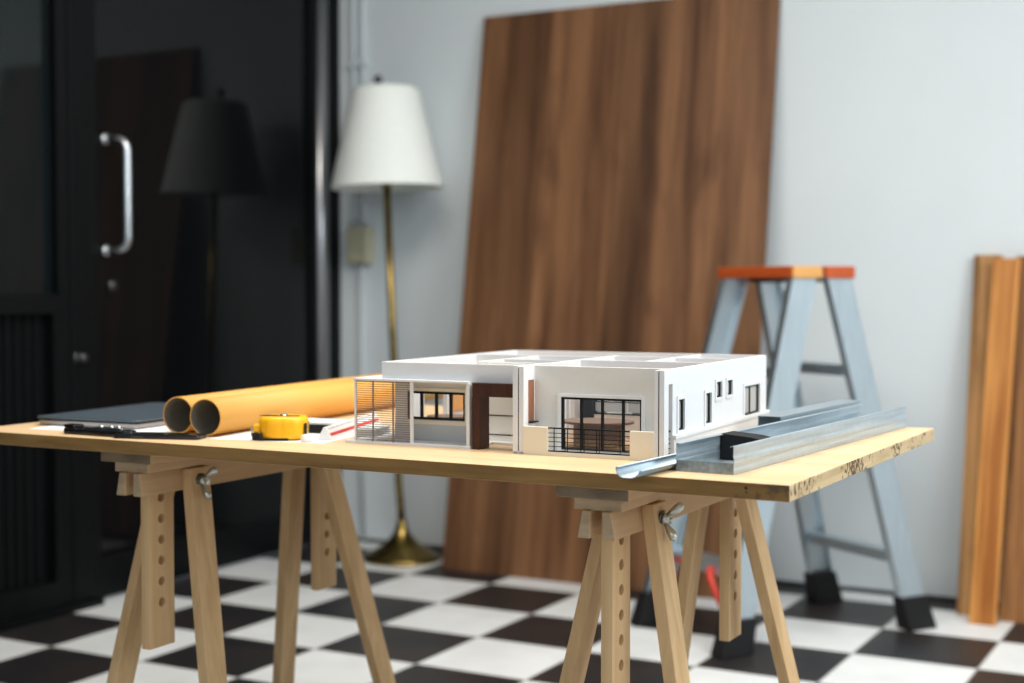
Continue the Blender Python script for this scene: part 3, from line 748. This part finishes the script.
MB().lathe([(.007, .0386), (.007, .0402), (.005, .0412)], 18).build('clip_screw', M_chrome, tp)
MB().box(.0375, .040, -.024, .018, .008, .028).build('rubber_bumper', M_rub, tp, .001)

# ------------------------------------------------------------------ triangular scale ruler and small items
M_rul = plain('white_plastic', (.82, .82, .82), .4, var=.01)
rw = thing('scale_ruler', 'white triangular scale ruler with a red stripe beside the tape measure', 'ruler', (-1.390, 1.910, TZ+.0007), R(18))
MB().prism([(-.013, 0), (.013, 0), (.002, .0215), (-.002, .0215)], 0, .30, 'Y').build('body', M_rul, rw, .0006)
def side(u0, u1, off=.0003):
    a = Vector((.013, 0)); b_ = Vector((.002, .0215)); d = b_-a; nn = Vector((d.y, -d.x)).normalized()
    p = a+d*u0+nn*off; q = a+d*u1+nn*off
    return [(p.x, p.y), (q.x, q.y), (q.x-nn.x*.0008, q.y-nn.y*.0008), (p.x-nn.x*.0008, p.y-nn.y*.0008)]
MB().prism(side(.30, .52), .006, .294, 'Y').build('red_stripe', M_red, rw)
tk = MB()
for k in range(60): tk.prism(side(.80, .80+(.14 if k % 5 == 0 else .08)), .01+k*.0047, .0104+k*.0047, 'Y')
tk.build('scale_marks', M_blk, rw)
M_teal = plain('pale_blue_white_card', (.72, .80, .82), .5, var=.01)
for i, (x, y, w, d, h, rz, lab) in enumerate((
    (-1.365, 1.965, .034, .075, .016, 14, 'white card block nearest the slatted screen of the house model'),
    (-1.325, 2.060, .034, .060, .020, 10, 'cream card block behind the slatted screen of the house model'))):
    bk = thing('card_block', lab, 'block', (x, y, TZ+.0008), R(rz), 'card blocks beside the model')
    MB().box(0, w, 0, d, 0, h-.003).build('core', (M_mgr if i == 0 else M_mg), bk, .0005)
    MB().box(-.001, w+.001, -.001, d+.001, h-.003, h).build('cover', (M_teal if i == 0 else M_mc), bk, .0005)
cs = thing('black_case', 'flat black case with pale lid behind the tape measure', 'case', (-1.552, 1.985, TZ+.0008), R(6))
MB().prism(rrect(0, .115, 0, .07, .006), 0, .015, 'Z').build('tray', M_blk, cs, .001)
MB().prism(rrect(.002, .113, .002, .068, .006), .015, .0195, 'Z').build('lid', M_teal, cs, .001)
er = thing('cap', 'small white plastic cap just right of the tape measure', 'cap', (-1.4035, 1.8800, TZ+.0008))
MB().lathe([(.009, 0), (.010, .002), (.010, .007), (.0075, .011), (.002, .0122)], 22).build('body', M_rul, er)
MB().lathe([(.0105, .0025), (.0108, .004), (.0105, .0055)], 22).build('rim', M_mc, er)

# ------------------------------------------------------------------ light
def area(name, loc, rot, sx, sy, power, col):
    l = bpy.data.lights.new(name, 'AREA'); l.shape = 'RECTANGLE'; l.size = sx; l.size_y = sy; l.energy = power; l.color = col
    o = bpy.data.objects.new(name, l); COL.objects.link(o); o.location = loc; o.rotation_euler = rot
    return o
area('ceiling_light', (-1.3, 2.1, 2.9), (0, 0, 0), 1.6, 1.2, 66, (1, .94, .86))
area('ceiling_light', (.9, 2.4, 2.9), (0, 0, 0), 1.6, 1.2, 56, (1, .96, .90))
area('unseen_daylight', (2.5, 1.5, 2.12), (0, R(90), 0), 1.6, 2.4, 64, (.84, .93, 1.0))  # unseen cool light standing in for a window on the open right
area('unseen_daylight', (-.2, -2.5, 2.2), (R(-90), 0, R(180)), 3.4, 1.2, 24, (.88, .95, 1.0))  # unseen fill light added behind the camera, where no window stands
wd = bpy.data.worlds.new('World'); scene.world = wd; wd.use_nodes = True
wd.node_tree.nodes['Background'].inputs['Color'].default_value = (.80, .90, 1., 1); wd.node_tree.nodes['Background'].inputs['Strength'].default_value = .28

# ------------------------------------------------------------------ camera
cam = bpy.data.cameras.new('camera'); co = bpy.data.objects.new('camera', cam); COL.objects.link(co)
cam.lens = 50.; cam.sensor_width = 36.; cam.clip_start = .05
co.location = (0, 0, 1.); co.rotation_euler = (PI/2-.0367, 0, .4976)
cam.dof.use_dof = True; cam.dof.focus_distance = 2.10; cam.dof.aperture_fstop = 2.5; cam.dof.aperture_blades = 9
scene.camera = co
vs = scene.view_settings
vs.view_transform = 'Standard'; vs.look = 'None'; vs.exposure = .16; vs.gamma = 1.; vs.use_curve_mapping = False
